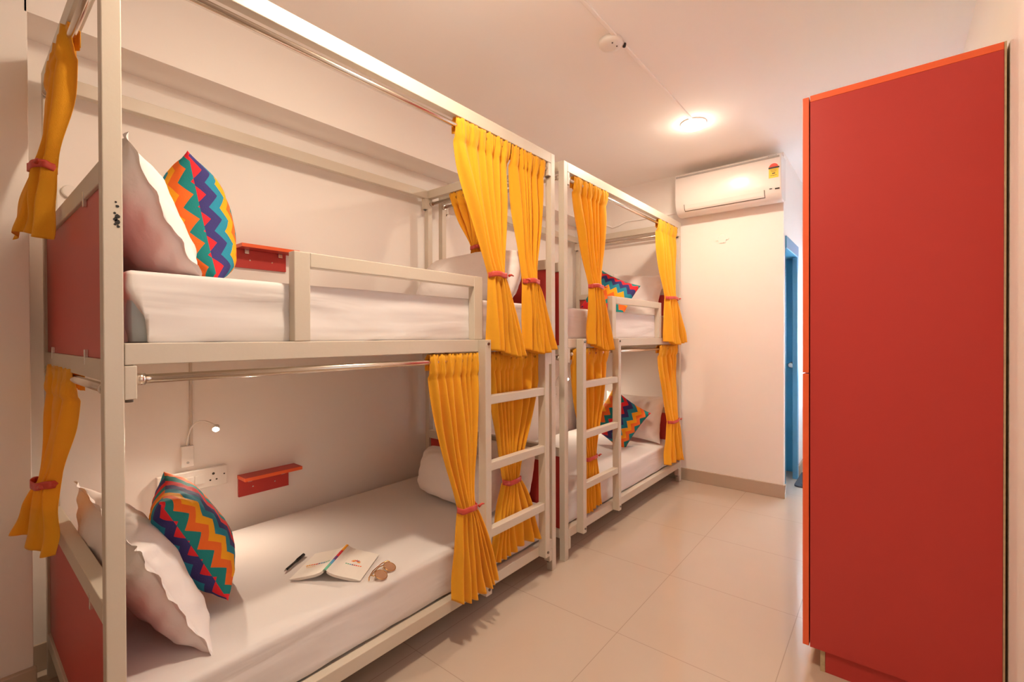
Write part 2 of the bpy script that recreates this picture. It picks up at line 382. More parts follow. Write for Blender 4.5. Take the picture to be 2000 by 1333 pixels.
def mattress(Y0, z0, z1, label, seed, corner=False):
    c = (-.56, Y0+1, z0)
    y0, y1 = Y0+.05, Y0+1.95
    mt = rbox('mattress', -1.085, -.048, y0+.008, y1-.008, z0+.003, z1-.006, .03, m_cover, (12, 20, 4), 0, None, 0, center=c)
    tag(mt, label, 'mattress', 'white sheeted mattresses')
    def lf(q, w):
        if corner and q.x > .9 and q.y < -.955 and q.z < .5:
            t = (-.955-q.y)/.045; return Vector((0, .045*t*max(0, .5-q.z), .02*t*max(0, .5-q.z)))
        return Vector((0, 0, .006*noise.noise(Vector((w.y*9, seed, 0)))*(1 if q.z < -.9 else 0)))
    sh = rbox('fitted_sheet', -1.088, -.040, y0, y1, z0+.004, z1, .016, m_sheet, (44, 110, 14), .006 if corner else .004, None, seed, True, lf, center=c)
    sh.parent = mt; sh.location = (0, 0, 0)
    return mt
mattress(B1Y, .186, .385, 'white-sheeted mattress on the lower berth of the nearest bunk bed, under the open book', 1.3)
mattress(B1Y, 1.347, 1.556, 'white-sheeted mattress on the upper berth of the nearest bunk bed, behind its long guard rail', 5.1, True)
mattress(B2Y, .186, .385, 'white-sheeted mattress on the lower berth of the farther bunk bed', 8.7)
mattress(B2Y, 1.347, 1.556, 'white-sheeted mattress on the upper berth of the farther bunk bed', 3.2)

# ------------------------------------------------------------------ pillows and cushions
def pillow(name, label, cat, center, xa, ya, w, h, t, m, seed=0, group=None, flap=0, wr=.006, n=44, rc=0, sag=0):
    xa = Vector(xa).normalized(); ya = Vector(ya); ya = (ya-xa*ya.dot(xa)).normalized(); za = xa.cross(ya)
    bm = bmesh.new()
    def pt(u, v, side):
        pin = .10
        x = u*(w/2)*(1-pin*(1-abs(v)**2.2)*abs(u)**3); y = v*(h/2)*(1-pin*(1-abs(u)**2.2)*abs(v)**3)
        x *= 1-rc*(u*v)**2; y *= 1-rc*(u*v)**2
        pr = (max(0, 1-u**4))**.62*(max(0, 1-v**4))**.62
        z = side*pr*t/2*(1+.25*(1-u*u)*(1-v*v))/1.25
        p3 = Vector((x*6+seed*3.1, y*6, side*2+seed))
        ed = 1-pr
        z += noise.noise(p3)*wr*1.6*(pr**.5) + noise.noise(Vector((u*9+seed, v*3, side*3)))*wr*.7*min(1, pr*3)
        # puckers running in from the corners and edges
        z += side*wr*.6*math.sin((u-v)*17+seed)*ed*pr*2.2
        z += -sag*(v*v)*t
        if pr == 0 or (abs(u) > .999 or abs(v) > .999):
            z = noise.noise(Vector((u*5+seed, v*5, 1)))*wr*1.5*(1-(abs(u*v))**3)-sag*(v*v)*t
        return Vector((x, y, z))
    V = {}
    for s in (1, -1):
        for i in range(n+1):
            for j in range(n+1):
                u = math.sin((-1+2*i/n)*PI/2); v = math.sin((-1+2*j/n)*PI/2)
                e = i in (0, n) or j in (0, n)
                key = (i, j, 0 if e else s)
                if key not in V: V[key] = bm.verts.new(pt(u, v, 0 if e else s))
    for s in (1, -1):
        for i in range(n):
            for j in range(n):
                q = [V.get((a, b2, s)) or V[(a, b2, 0)] for a, b2 in ((i, j), (i+1, j), (i+1, j+1), (i, j+1))]
                bm.faces.new(q if s > 0 else q[::-1])
    if flap:   # flat oxford border around the seam
        ring = [(i, 0) for i in range(n)]+[(n, j) for j in range(n)]+[(i, n) for i in range(n, 0, -1)]+[(0, j) for j in range(n, 0, -1)]
        outv = []
        for (i, j) in ring:
            p = V[(i, j, 0)].co; dr = Vector((p.x/(w/2), p.y/(h/2), 0)); dr = Vector((dr.x if abs(dr.x) > .85 else dr.x*.15, dr.y if abs(dr.y) > .85 else dr.y*.15, 0)).normalized()
            outv.append(bm.verts.new(p+dr*flap+Vector((0, 0, .25*flap*math.sin(i*.9+j*.7+seed)))))
        for a in range(len(ring)):
            b2 = (a+1) % len(ring); bm.faces.new((V[(*ring[a], 0)], V[(*ring[b2], 0)], outv[b2], outv[a]))
    me = bpy.data.meshes.new(name)
    bmesh.ops.recalc_face_normals(bm, faces=bm.faces); bm.to_mesh(me); bm.free()
    for p in me.polygons: p.use_smooth = True
    o = link(name, me, m); R = Matrix((xa, ya, za)).transposed().to_4x4(); R.translation = Vector(center); o.matrix_world = R
    tag(o, label, cat, group)
    return o
GP, GC = 'white pillows on the berths', 'zigzag cushions on the berths'
# nearest bed, lower berth, leaning on the near end panel
pillow('pillow', 'white pillow leaning on the head panel of the nearest lower berth, behind the front post', 'pillow', (-.50, .415, .590), (1, .02, -.04), (0, -.42, .90), .80, .45, .18, m_pill, 1, GP, flap=.022, wr=.009)
pillow('cushion', 'zigzag orange and teal cushion propped on the white pillow of the nearest lower berth', 'cushion', (-.55, .590, .625), (.965, -.26, .0), (.10, -.47, .88), .44, .44, .19, m_chev3, 2, GC, wr=.005)
# nearest bed, upper berth
pillow('pillow', 'tall white pillow beside the front post on the nearest upper berth', 'pillow', (-.50, .405, 1.745), (1, .0, .0), (0, -.42, .90), .76, .40, .18, m_pill, 4, GP, flap=.022, wr=.008)
pillow('cushion', 'upright zigzag cushion on the nearest upper berth, above the long white mattress', 'cushion', (-.52, .600, 1.785), (.97, -.20, .0), (.04, -.20, .97), .44, .45, .23, m_chev, 5, GC, wr=.005)
# nearest bed, far ends
pillow('pillow', 'plump white pillow at the far end of the nearest upper berth', 'pillow', (-.44, 1.95, 1.705), (1, -.05, .0), (0, .42, .90), .93, .36, .25, m_pill, 6, GP, wr=.009, rc=.16)
pillow('pillow', 'white pillow behind the tied curtain left of the near ladder', 'pillow', (-.46, 1.90, .540), (1, -.06, .0), (0, .25, .97), .74, .33, .26, m_pill, 7, GP, wr=.008, rc=.18)
pillow('pillow', 'white pillow seen through the near ladder, against the red panel', 'pillow', (-.36, 2.125, .56), (1, .0, .0), (0, .25, .97), .62, .34, .13, m_pill, 8, GP, wr=.008, rc=.14)
# farther bed
pillow('pillow', 'white pillow standing against the far panel of the farther lower berth', 'pillow', (-.40, 4.13, .605), (1, -.10, .0), (0, .30, .95), .66, .44, .17, m_pill, 9, GP, wr=.008)
pillow('cushion', 'zigzag cushion on the farther lower berth, half hidden behind the ladder', 'cushion', (-.40, 3.84, .610), (.86, -.10, -.45), (.42, .30, .85), .44, .44, .15, m_chev, 10, GC, wr=.004)
pillow('pillow', 'white pillow standing against the far panel of the farther upper berth', 'pillow', (-.38, 4.13, 1.775), (1, -.10, -.12), (.1, .30, .95), .60, .42, .15, m_pill, 11, GP, wr=.008)
pillow('cushion', 'zigzag cushion on the farther upper berth, behind the short guard rail', 'cushion', (-.46, 3.80, 1.735), (.90, .10, -.42), (.40, .30, .86), .42, .40, .14, m_chev2, 12, GC, wr=.004)

# ------------------------------------------------------------------ curtains
def ease(t): return t*t*(3-2*t)
def curtain(label, top, tie, bot, depth, folds=9, seed=0, group=None, deep_bot=.035, tail=1, pocket=.03):
    """top / tie / bot: (left point, right point); folds swing along `depth` (unit horizontal vector)"""
    top = [Vector(p) for p in top]; tie = [Vector(p) for p in tie]; bot = [Vector(p) for p in bot]; dv = Vector(depth).normalized()
    nu, nr1, nr2 = 170, 52, 34
    rnd = random.Random(seed); ph = rnd.random()*6
    wd = [rnd.uniform(.55, 1.6) for _ in range(folds)]; tot = sum(wd); acc = [0]
    for q in wd: acc.append(acc[-1]+q/tot)
    am = [rnd.uniform(.55, 1.25) for _ in range(folds+1)]
    bm = bmesh.new(); rows = []
    def wave(u):      # pleats of unequal width and depth, flattened on their crests
        u = min(.99999, max(0, u)); k = 0
        while acc[k+1] < u: k += 1
        f = (u-acc[k])/(acc[k+1]-acc[k]); c = math.cos(2*PI*f)
        return -(abs(c)**.7*(1 if c > 0 else -1))*(am[k]*(1-f)+am[k+1]*f)
    def head(u, dz):   # tight gathers of the rod pocket
        return math.sin(u*folds*15+ph*2+2*math.sin(u*9+seed))*.0045+math.sin(u*folds*31+ph)*.002
    def put(L, R, off_f, zf=lambda u: 0):
        row = []
        for i in range(nu+1):
            u = i/nu; p = L.lerp(R, u)+dv*off_f(u); p.z += zf(u); row.append(bm.verts.new(p))
        rows.append(row)
    T0h, T1h = top
    for k, dzz in enumerate((.062, .045, .028, .012)):      # back layer of the pocket
        put(T0h-Vector((0, 0, dzz)), T1h-Vector((0, 0, dzz)), lambda u: -.0165+head(u, dzz))
    put(T0h+Vector((0, 0, 0)), T1h+Vector((0, 0, 0)), lambda u: -.004+head(u, 0), lambda u: .004+.005*math.sin(u*folds*13+ph))
    for a in range(nr1+nr2+1):
        if a <= nr1:
            t = a/nr1; e = t**1.55; e = e*.75+ease(t)*.25
            L = top[0].lerp(tie[0], e); R = top[1].lerp(tie[1], e)
            L.z = top[0].z+(tie[0].z-top[0].z)*t; R.z = top[1].z+(tie[1].z-top[1].z)*t
            g = min(1, t/.16); amp = .004*(1-g)+g*(.012+.012*math.sin(PI*min(1, t*1.1)))
            amp = amp*(1-t**5)+.016*t**5
        else:
            t = (a-nr1)/nr2; e = t**.72
            L = tie[0].lerp(bot[0], e); R = tie[1].lerp(bot[1], e)
            L.z = tie[0].z+(bot[0].z-tie[0].z)*t; R.z = tie[1].z+(bot[1].z-tie[1].z)*t
            amp = .016+(deep_bot-.016)*e
        row = []
        dz = top[0].z-L.z; hd = max(0, 1-dz/.09)
        for i in range(nu+1):
            u = i/nu
            uu = u+.018*math.sin(a*.11+u*7+seed)*min(1, a/10)
            p = L.lerp(R, u)
            off = wave(uu)*amp+.0165*hd**.3 if hd > 0 else wave(uu)*amp
            off += head(u, dz)*min(1, hd*1.6)*(.5+.5*(dz > .03))
            if a <= nr1:
                tt = a/nr1
                off += noise.noise(Vector((u*6+seed, tt*2.2, seed*.7)))*.014*math.sin(PI*tt)
                off += math.sin(u*folds*9+ph)*.004*tt**3
                off += (1-abs(2*u-1)**2)*.020*tt**5
                if a == 0: p.z += .004+.005*math.sin(u*folds*13+ph)
            else:
                tt = (a-nr1)/nr2
                off += (1-abs(2*u-1)**2)*.020*(1-tt)**2+math.sin(u*folds*9+ph)*.004*(1-tt)
                p.z += .016*tt*math.sin(u*5+seed)
                off += noise.noise(Vector((u*4+seed, tt*2+9, 0)))*.022*tt
            p = p+dv*off
            row.append(bm.verts.new(p))
        rows.append(row)
    for a in range(len(rows)-1):
        for i in range(nu):
            f = bm.faces.new((rows[a][i], rows[a][i+1], rows[a+1][i+1], rows[a+1][i])); f.smooth = True
    me = bpy.data.meshes.new('curtain'); c = (top[0]+top[1])/2
    bmesh.ops.translate(bm, vec=-c, verts=bm.verts); bm.to_mesh(me); bm.free()
    o = link('curtain', me, m_curt); o.location = c
    md = o.modifiers.new('thickness', 'SOLIDIFY'); md.thickness = .0015
    tag(o, label, 'curtain', group)
    # ribbon tie
    b2 = bmesh.new(); T0, T1 = tie; cc = (T0+T1)/2+dv*.010-c; ax = (T1-T0); ax.z = 0; hw = ax.length/2+.006; ax.normalize(); slope = (T1.z-T0.z)/2
    rings = []
    for k in range(48):
        an = 2*PI*k/48; ca, sa = math.cos(an), math.sin(an)
        rad = 1+.05*math.sin(an*7+seed)
        base = cc+ax*ca*hw*rad+dv*sa*.034*rad+Vector((0, 0, slope*ca*1.0))
        rings.append([b2.verts.new(base+Vector((0, 0, hh+.003*math.sin(an*3+seed)))) for hh in (-.013, -.004, .005, .013)])
    for k in range(48):
        for q in range(3):
            f = b2.faces.new((rings[k][q], rings[(k+1) % 48][q], rings[(k+1) % 48][q+1], rings[k][q+1])); f.smooth = True
    if tail:
        s0 = cc+ax*tail*hw*.9+dv*.03
        tube_bm(b2, [s0, s0+ax*tail*.018+Vector((0, 0, .006)), s0+ax*tail*.034+Vector((0, 0, .002))], [.007, .005, .003], 8)
    me2 = bpy.data.meshes.new('tie_band'); b2.to_mesh(me2); b2.free(); k2 = link('tie_band', me2, m_tie, o)
    md = k2.modifiers.new('thickness', 'SOLIDIFY'); md.thickness = .002
    return o
G1 = 'tied yellow curtains hanging from the bunk bed rods'
X = (1, 0, 0)
curtain('widest yellow curtain on the nearest upper berth, gathered just left of another tied curtain', ((-.02, 1.462, 2.374), (-.02, 1.850, 2.374)), ((.035, 1.640, 1.672), (.035, 1.735, 1.672)), ((.060, 1.62, 1.29), (.060, 1.875, 1.28)), X, 6, 1, G1)
curtain('yellow curtain at the far front post of the nearest upper berth', ((-.02, 1.858, 2.374), (-.02, 2.165, 2.374)), ((.035, 1.905, 1.665), (.035, 2.005, 1.665)), ((.060, 1.88, 1.29), (.060, 2.155, 1.295)), X, 6, 2, G1, tail=-1)
curtain('long yellow curtain left of the near ladder, its hem lowest of all', ((-.02, 1.300, 1.286), (-.02, 1.622, 1.286)), ((.030, 1.430, .595), (.030, 1.520, .595)), ((.065, 1.375, .215), (.065, 1.670, .190)), X, 7, 3, G1, .034)
curtain('yellow curtain of the nearest lower berth seen through the ladder rungs', ((-.02, 1.690, 1.286), (-.02, 2.120, 1.286)), ((-.034, 1.812, .612), (-.034, 1.925, .612)), ((-.010, 1.690, .250), (-.010, 2.110, .225)), X, 8, 4, G1, .025, -1)
curtain('short yellow curtain tied above the plump far pillow of the nearest upper berth', ((-.885, 2.234, 2.374), (-.50, 2.234, 2.374)), ((-.69, 2.262, 1.975), (-.60, 2.262, 1.975)), ((-.76, 2.280, 1.62), (-.52, 2.280, 1.62)), (0, -1, 0), 6, 5, G1, .014)
curtain('yellow curtain at top left, tied above the red end panel of the nearest upper berth', ((-.98, .258, 2.374), (-.50, .258, 2.374)), ((-.79, .214, 1.955), (-.68, .228, 1.955)), ((-.88, .140, 1.725), (-.62, .208, 1.715)), (.25, -1, 0), 3, 6, G1, .018)
curtain('yellow curtain at lower left, tied outside the near end of the nearest lower berth', ((-1.02, .258, 1.264), (-.48, .258, 1.264)), ((-.79, .214, .875), (-.68, .228, .875)), ((-.88, .140, .675), (-.62, .208, .660)), (.25, -1, 0), 3, 7, G1, .018)
curtain('yellow curtain at the near front post of the farther upper berth', ((-.02, 2.470, 2.374), (-.02, 2.925, 2.374)), ((.030, 2.590, 1.697), (.030, 2.730, 1.697)), ((.060, 2.545, 1.31), (.060, 2.84, 1.28)), X, 6, 8, G1)
curtain('yellow curtain at the far front post of the farther upper berth, beside the wall', ((-.02, 3.825, 2.374), (-.02, 4.27, 2.374)), ((.030, 3.895, 1.705), (.030, 4.12, 1.705)), ((.060, 3.85, 1.32), (.060, 4.31, 1.30)), X, 5, 9, G1)
curtain('yellow curtain behind the ladder of the farther lower berth', ((-.02, 2.450, 1.286), (-.02, 2.925, 1.286)), ((-.034, 2.615, .565), (-.034, 2.755, .565)), ((-.018, 2.60, .225), (-.018, 2.82, .205)), X, 6, 10, G1, .02)
curtain('yellow curtain at the far front post of the farther lower berth, beside the wall', ((-.02, 3.84, 1.286), (-.02, 4.28, 1.286)), ((.020, 3.955, .615), (.020, 4.175, .615)), ((.040, 3.87, .275), (.040, 4.30, .215)), X, 5, 11, G1)

# ------------------------------------------------------------------ wardrobe
WY = 2.215
wd = empty('wardrobe', 'tall red laminate wardrobe with orange edges against the right wall', 'wardrobe', (1.56, WY+.45, 0)); wd['_o'] = (1.56, WY+.45, 0)
box('side_panel', 1.2835, 1.8360, WY, WY+.018, .0895, 2.3265, m_red, wd, .001)
box('side_panel', 1.2835, 1.8360, WY+.882, WY+.90, .0895, 2.3265, m_red, wd, .001)
tb = bmesh.new(); box_bm(tb, 1.2835, 1.8360, WY, WY+.90, 2.327, 2.352, .001); to = fin('top_panel', tb, [m_orange, m_ply], wd)
for p in to.data.polygons:
    if p.normal.z > .9: p.material_index = 1
box('bottom_panel', 1.2835, 1.8360, WY+.018, WY+.882, .0895, .107, m_red, wd, .001)
box('back_panel', 1.8365, 1.842, WY-.001, WY+.90, .0895, 2.352, m_ply, wd, .0005)
for y0, y1 in ((WY, WY+.448), (WY+.452, WY+.90)):
    for z0, z1 in ((.092, 1.214), (1.219, 2.349)):
        dd = bmesh.new(); box_bm(dd, 1.2575, 1.2795, y0, y1, z0, z1, .001)
        fo = fin('door', dd, [m_red, m_orange], wd)
        for p in fo.data.polygons:
            if abs(p.normal.x) < .5: p.material_index = 1
        zz = z1-.16 if z0 < 1 else z0+.16
        hb = bmesh.new(); tube_bm(hb, [(1.2575, y0+.40, zz-.05), (1.232, y0+.40, zz-.05), (1.232, y0+.40, zz+.05), (1.2575, y0+.40, zz+.05)], .004, 8)
        ho = fin('handle', hb, m_chrome); ho.data.transform(Matrix.Translation(-Vector((1.56, WY+.45, 0)))); ho.parent = fo
bm = bmesh.new(); box_bm(bm, 1.335, 1.83, WY+.012, WY+.030, 0, .089, .001); fin('plinth', bm, m_red, wd)
pb = bmesh.new(); box_bm(pb, 1.318, 1.3345, WY+.010, WY+.88, 0, .089, .001); fin('plinth', pb, m_ply, wd)['label'] = 'plinth board with raw plywood edge'

# ------------------------------------------------------------------ air conditioner
ac = empty('air_conditioner', 'white wall-mounted split air conditioner with a yellow rating sticker', 'air conditioner', (.43, 4.3, 2.48)); ac['_o'] = (.43, 4.3, 2.48)
def acprof(inset=0):
    return [(4.398, 2.500), (4.398, 2.846), (4.215, 2.846), (4.197, 2.838), (4.190, 2.80), (4.188, 2.70), (4.189, 2.62), (4.196, 2.565), (4.212, 2.525), (4.240, 2.495), (4.275, 2.480), (4.34, 2.478)]
bm = bmesh.new(); rings = []
for x in (.0, .012, .848, .86):
    k = .985 if x in (.0, .86) else 1
    rings.append([bm.verts.new((x, 4.398-(4.398-y)*k, 2.66+(z-2.66)*k)) for y, z in acprof()])
for a in range(3):
    for i in range(12):
        f = bm.faces.new((rings[a][i], rings[a][(i+1) % 12], rings[a+1][(i+1) % 12], rings[a+1][i])); f.smooth = True
bm.faces.new(rings[0]); bm.faces.new(rings[-1][::-1])
o = fin('body', bm, m_ac, ac)
md = o.modifiers.new('b', 'BEVEL'); md.width = .004; md.segments = 2; md.limit_method = 'ANGLE'; md.angle_limit = math.radians(40)
box('top_strip', .012, .848, 4.186, 4.20, 2.812, 2.826, m_grey, ac, .001)
def acp(z):   # front surface y of the unit at height z
    pts = sorted([(z2, y2) for y2, z2 in acprof()[3:11]])
    for (za, ya), (zb, yb) in zip(pts, pts[1:]):
        if za <= z <= zb: return ya+(yb-ya)*(z-za)/(zb-za)
    return 4.19
def strip(bm, x0, x1, z0, z1, out=.0015, mi=0, nseg=6):
    g = []
    for i in range(nseg+1):
        z = z0+(z1-z0)*i/nseg; y = acp(z)-out
        g.append((bm.verts.new((x0, y, z)), bm.verts.new((x1, y, z))))
    for a in range(nseg): f = bm.faces.new((g[a][0], g[a][1], g[a+1][1], g[a+1][0])); f.material_index = mi
bm = bmesh.new(); strip(bm, .085, .735, 2.512, 2.560, .003); o = fin('air_flap', bm, m_ac, ac); md = o.modifiers.new('t', 'SOLIDIFY'); md.thickness = .003; md.offset = 1
bm = bmesh.new(); strip(bm, .080, .740, 2.507, 2.5125, .002); strip(bm, .080, .085, 2.507, 2.565, .002); strip(bm, .735, .740, 2.507, 2.565, .002); fin('flap_gap', bm, m_bolt, ac)
bm = bmesh.new(); strip(bm, .772, .842, 2.650, 2.745, .002); o = fin('rating_sticker', bm, m_stickY, ac)
bm = bmesh.new()
cx, cz = .807, 2.736
pts = [bm.verts.new((cx+.033*math.cos(a), acp(2.75)-.003, cz+.030*math.sin(a))) for a in [k*PI/12 for k in range(13)]]
bm.faces.new(pts); s1 = fin('star_dial', bm, m_stickR, ac)
bm = bmesh.new(); strip(bm, .770, .848, 2.724, 2.737, .0035); strip(bm, .784, .830, 2.712, 2.715, .003); strip(bm, .788, .826, 2.700, 2.703, .003); strip(bm, .796, .818, 2.682, 2.690, .003); strip(bm, .784, .830, 2.668, 2.671, .003); fin('sticker_print', bm, m_dark, ac)
bm = bmesh.new()
x = .765
for wv in (.006, .005, .006, .005, .006, .006, .004, .006, .006):   # small maker lettering, too blurred to read
    strip(bm, x, x+wv, 2.8285, 2.8345, .0075, 0, 1); x += wv+.002
fin('lettering', bm, m_grey, ac)
bm = bmesh.new(); strip(bm, .815, .848, 2.556, 2.566, .003); strip(bm, .775, .795, 2.562, 2.569, .003, 0); fin('display', bm, m_dark, ac)

# ------------------------------------------------------------------ ceiling fittings
def disc(name, x, y, z, r, h, m, parent=None, origin=None):
    b = bmesh.new(); tube_bm(b, [(x, y, z), (x, y, z-h*.6), (x, y, z-h)], [r, r, r*.9], 40); return fin(name, b, m, parent)
for i, (x, y, k) in enumerate(LAMPS):
    lab = ['round lit ceiling light in front of the air conditioner', 'round lit ceiling light above the aisle beside the nearest bunk bed'][i]
    cl = empty('ceiling_light', lab, 'ceiling light', (x, y, CEIL), 'round ceiling lights'); cl['_o'] = (x, y, CEIL)
    b = bmesh.new(); tube_bm(b, [(x, y, CEIL-.0005), (x, y, CEIL-.007), (x, y, CEIL-.009)], [.090, .090, .086], 40); fin('rim', b, m_white, cl)
    b = bmesh.new(); tube_bm(b, [(x, y, CEIL-.0085), (x, y, CEIL-.022), (x, y, CEIL-.032), (x, y, CEIL-.037)], [.084, .083, .074, .055], 40); fin('diffuser', b, m_lamp, cl)
rs = empty('ceiling_rose', 'round white ceiling rose without a lamp beside the conduit', 'ceiling fitting', (.40, 2.19, CEIL)); rs['_o'] = (.40, 2.19, CEIL)
b = bmesh.new(); tube_bm(b, [(.40, 2.18, CEIL-.0005), (.40, 2.18, CEIL-.018), (.40, 2.18, CEIL-.030), (.40, 2.18, CEIL-.033)], [.062, .062, .052, .03], 36); fin('cover', b, m_white, rs)
b = bmesh.new(); tube_bm(b, [(.445, 2.235, CEIL-.012), (.452, 2.243, CEIL-.012)], .012, 12); tube_bm(b, [(.425, 2.150, CEIL-.033), (.425, 2.150, CEIL-.036)], .004, 8); tube_bm(b, [(.43, 2.19, CEIL-.031), (.43, 2.19, CEIL-.035)], .004, 8); fin('screw', b, m_dark, rs)
o = box('conduit', .432, .452, -4.1, 3.31, CEIL-.012, CEIL-.0003, m_ceil, None, .004); tag(o, 'thin white cable conduit running along the ceiling to the light', 'conduit')

# ------------------------------------------------------------------ wall fittings
def wshelf(y0, zt, label):
    s = empty('wall_shelf', label, 'shelf', (XB, y0+.13, zt), 'small red wall shelves'); s['_o'] = (XB, y0+.13, zt)
    # back plate and top board
    box('back_plate', XB+.0005, XB+.016, y0, y0+.262, zt-.118, zt-.0195, m_red, s, .001)
    bb = bmesh.new(); box_bm(bb, XB+.0005, XB+.105, y0-.002, y0+.300, zt-.019, zt, .0012)
    o = fin('board', bb, [m_red, m_orange], s)
    for p in o.data.polygons:
        if abs(p.normal.z) < .5: p.material_index = 1
    for yy in (y0+.04, y0+.215):
        bb = bmesh.new(); box_bm(bb, XB+.016, XB+.03, yy, yy+.022, zt-.043, zt-.0195, .002); fin('corner_bracket', bb, m_chrome, s)
    bb = bmesh.new()
    for yy in (y0+.07, y0+.185): tube_bm(bb, [(XB+.016, yy, zt-.075), (XB+.0175, yy, zt-.075)], .004, 8)
    fin('screw', bb, m_chrome, s)
wshelf(.975, .632, 'small red wall shelf right of the socket plate, above the nearest lower berth')
wshelf(.968, 1.868, 'small red wall shelf above the nearest upper berth, by the zigzag cushion')
def socket(yc, zc, label, small=False):
    s = empty('socket_plate', label, 'socket', (XB, yc, zc), 'white wall socket plates'); s['_o'] = (XB, yc, zc)
    w2 = .148
    box('plate', XB+.0005, XB+.028, yc-w2, yc+w2, zc-.049, zc+.049, m_white, s, .004)
    x = XB+.0285
    bb = bmesh.new(); box_bm(bb, x-.0005, x+.003, yc-.045, yc-.003, zc-.022, zc+.022, .001); box_bm(bb, x-.0005, x+.003, yc+.003, yc+.045, zc-.022, zc+.022, .001); fin('rocker_switch', bb, m_white, s)
    bb = bmesh.new()
    for c in (-.095, .085):
        tube_bm(bb, [(x-.001, yc+c, zc+.017), (x+.0005, yc+c, zc+.017)], .0065, 10)
        for q in (-.014, .014): tube_bm(bb, [(x-.001, yc+c+q, zc-.014), (x+.0005, yc+c+q, zc-.014)], .0045, 10)
    tube_bm(bb, [(x-.001, yc+.134, zc+.006), (x+.0005, yc+.134, zc+.006)], .004, 10)
    fin('pin_hole', bb, m_dark, s)
def reader(yc, zc, tip, label):
    s = empty('reading_lamp', label, 'reading lamp', (XB, yc, zc), 'gooseneck reading lamps'); s['_o'] = (XB, yc, zc)
    box('wall_base', XB+.0005, XB+.022, yc-.026, yc+.026, zc-.052, zc+.052, m_white, s, .003)
    bb = bmesh.new(); tube_bm(bb, [(XB+.0215, yc, zc-.030), (XB+.024, yc, zc-.030)], .006, 12); fin('push_button', bb, m_grey, s)
    t = Vector(tip); a = Vector((XB+.012, yc, zc+.05)); pts = []
    c1 = a+Vector((.01, .0, .10)); c2 = a+Vector((.04, .02, .125)); c3 = t+Vector((-.03, -.06, .055))
    ctrl = [a, c1, c2, c3, t]
    for i in range(33):
        q = [p.copy() for p in ctrl]; u = i/32
        while len(q) > 1: q = [q[k].lerp(q[k+1], u) for k in range(len(q)-1)]
        pts.append(q[0])
    bb = bmesh.new(); tube_bm(bb, pts, .0042, 10); fin('gooseneck', bb, m_white, s)
    dr = Vector((.75, -.35, -.5)).normalized()
    bb = bmesh.new(); tube_bm(bb, [t-dr*.004, t, t+dr*.022, t+dr*.024], [.006, .013, .016, .016], 20); fin('lamp_head', bb, m_white, s)
    bb = bmesh.new(); tube_bm(bb, [t+dr*.0235, t+dr*.028], [.0145, .012], 20); fin('lit_led', bb, m_led, s)
    l = bpy.data.lights.new('reading_led_light', 'SPOT'); l.energy = 17.0; l.color = (1, .80, .60); l.spot_size = 2.9; l.spot_blend = .8; l.shadow_soft_size = .012
    lo = bpy.data.objects.new('reading_led_light', l); COL.objects.link(lo); lo.location = t+dr*.034
    lo.rotation_euler = dr.to_track_quat('-Z', 'Y').to_euler()
socket(.768, .657, 'white switch and socket plate on the wall above the nearest lower berth')
reader(.745, .782, (-1.115, .850, .925), 'lit gooseneck reading lamp on the wall above the nearest socket plate')
reader(3.98, .80, (-1.115, 4.08, .935), 'lit reading lamp deep in the farther lower berth')
o = box('cable_trunking', XB+.0003, XB+.014, .757, .769, .834, 1.32, m_skirt2, None, .002); tag(o, 'thin white vertical cable trunking above the reading lamp', 'cable trunking')
b = bmesh.new(); tube_bm(b, [(XB+.0005, .335, 1.997), (XB+.012, .335, 1.997), (XB+.016, .335, 1.997)], [.028, .028, .024], 28); o = fin('blanking_plate', b, m_white, origin=(XB, .335, 1.997)); tag(o, 'small round white wall cap beside the top left curtain', 'wall fitting')
b = bmesh.new(); pts = [(-.86, 4.392, 2.60), (-.80, 4.392, 2.545), (-.74, 4.392, 2.515), (-.67, 4.392, 2.525), (-.58, 4.392, 2.556), (-.40, 4.392, 2.552), (-.2, 4.392, 2.552), (.02, 4.392, 2.552)]
tube_bm(b, pts, .0075, 10); o = fin('coolant_pipe', b, m_ceil, origin=(-.4, 4.392, 2.55)); tag(o, 'thin white pipe bending across the wall to the air conditioner', 'pipe')
b = bmesh.new(); tube_bm(b, [(.356, 4.3995, 2.25), (.356, 4.396, 2.25), (.356, 4.393, 2.25)], [.040, .040, .034], 24)
for k in range(6):
    a = k*PI/3; tube_bm(b, [(.356+.045*math.cos(a), 4.3995, 2.25+.03*math.sin(a)), (.356+.045*math.cos(a), 4.394, 2.25+.03*math.sin(a))], .012, 10)
o = fin('wall_patch', b, m_wall, origin=(.356, 4.399, 2.25)); tag(o, 'faint white blob fitting on the wall under the air conditioner', 'wall fitting')

# ------------------------------------------------------------------ things on the near lower berth
MZ = .3865
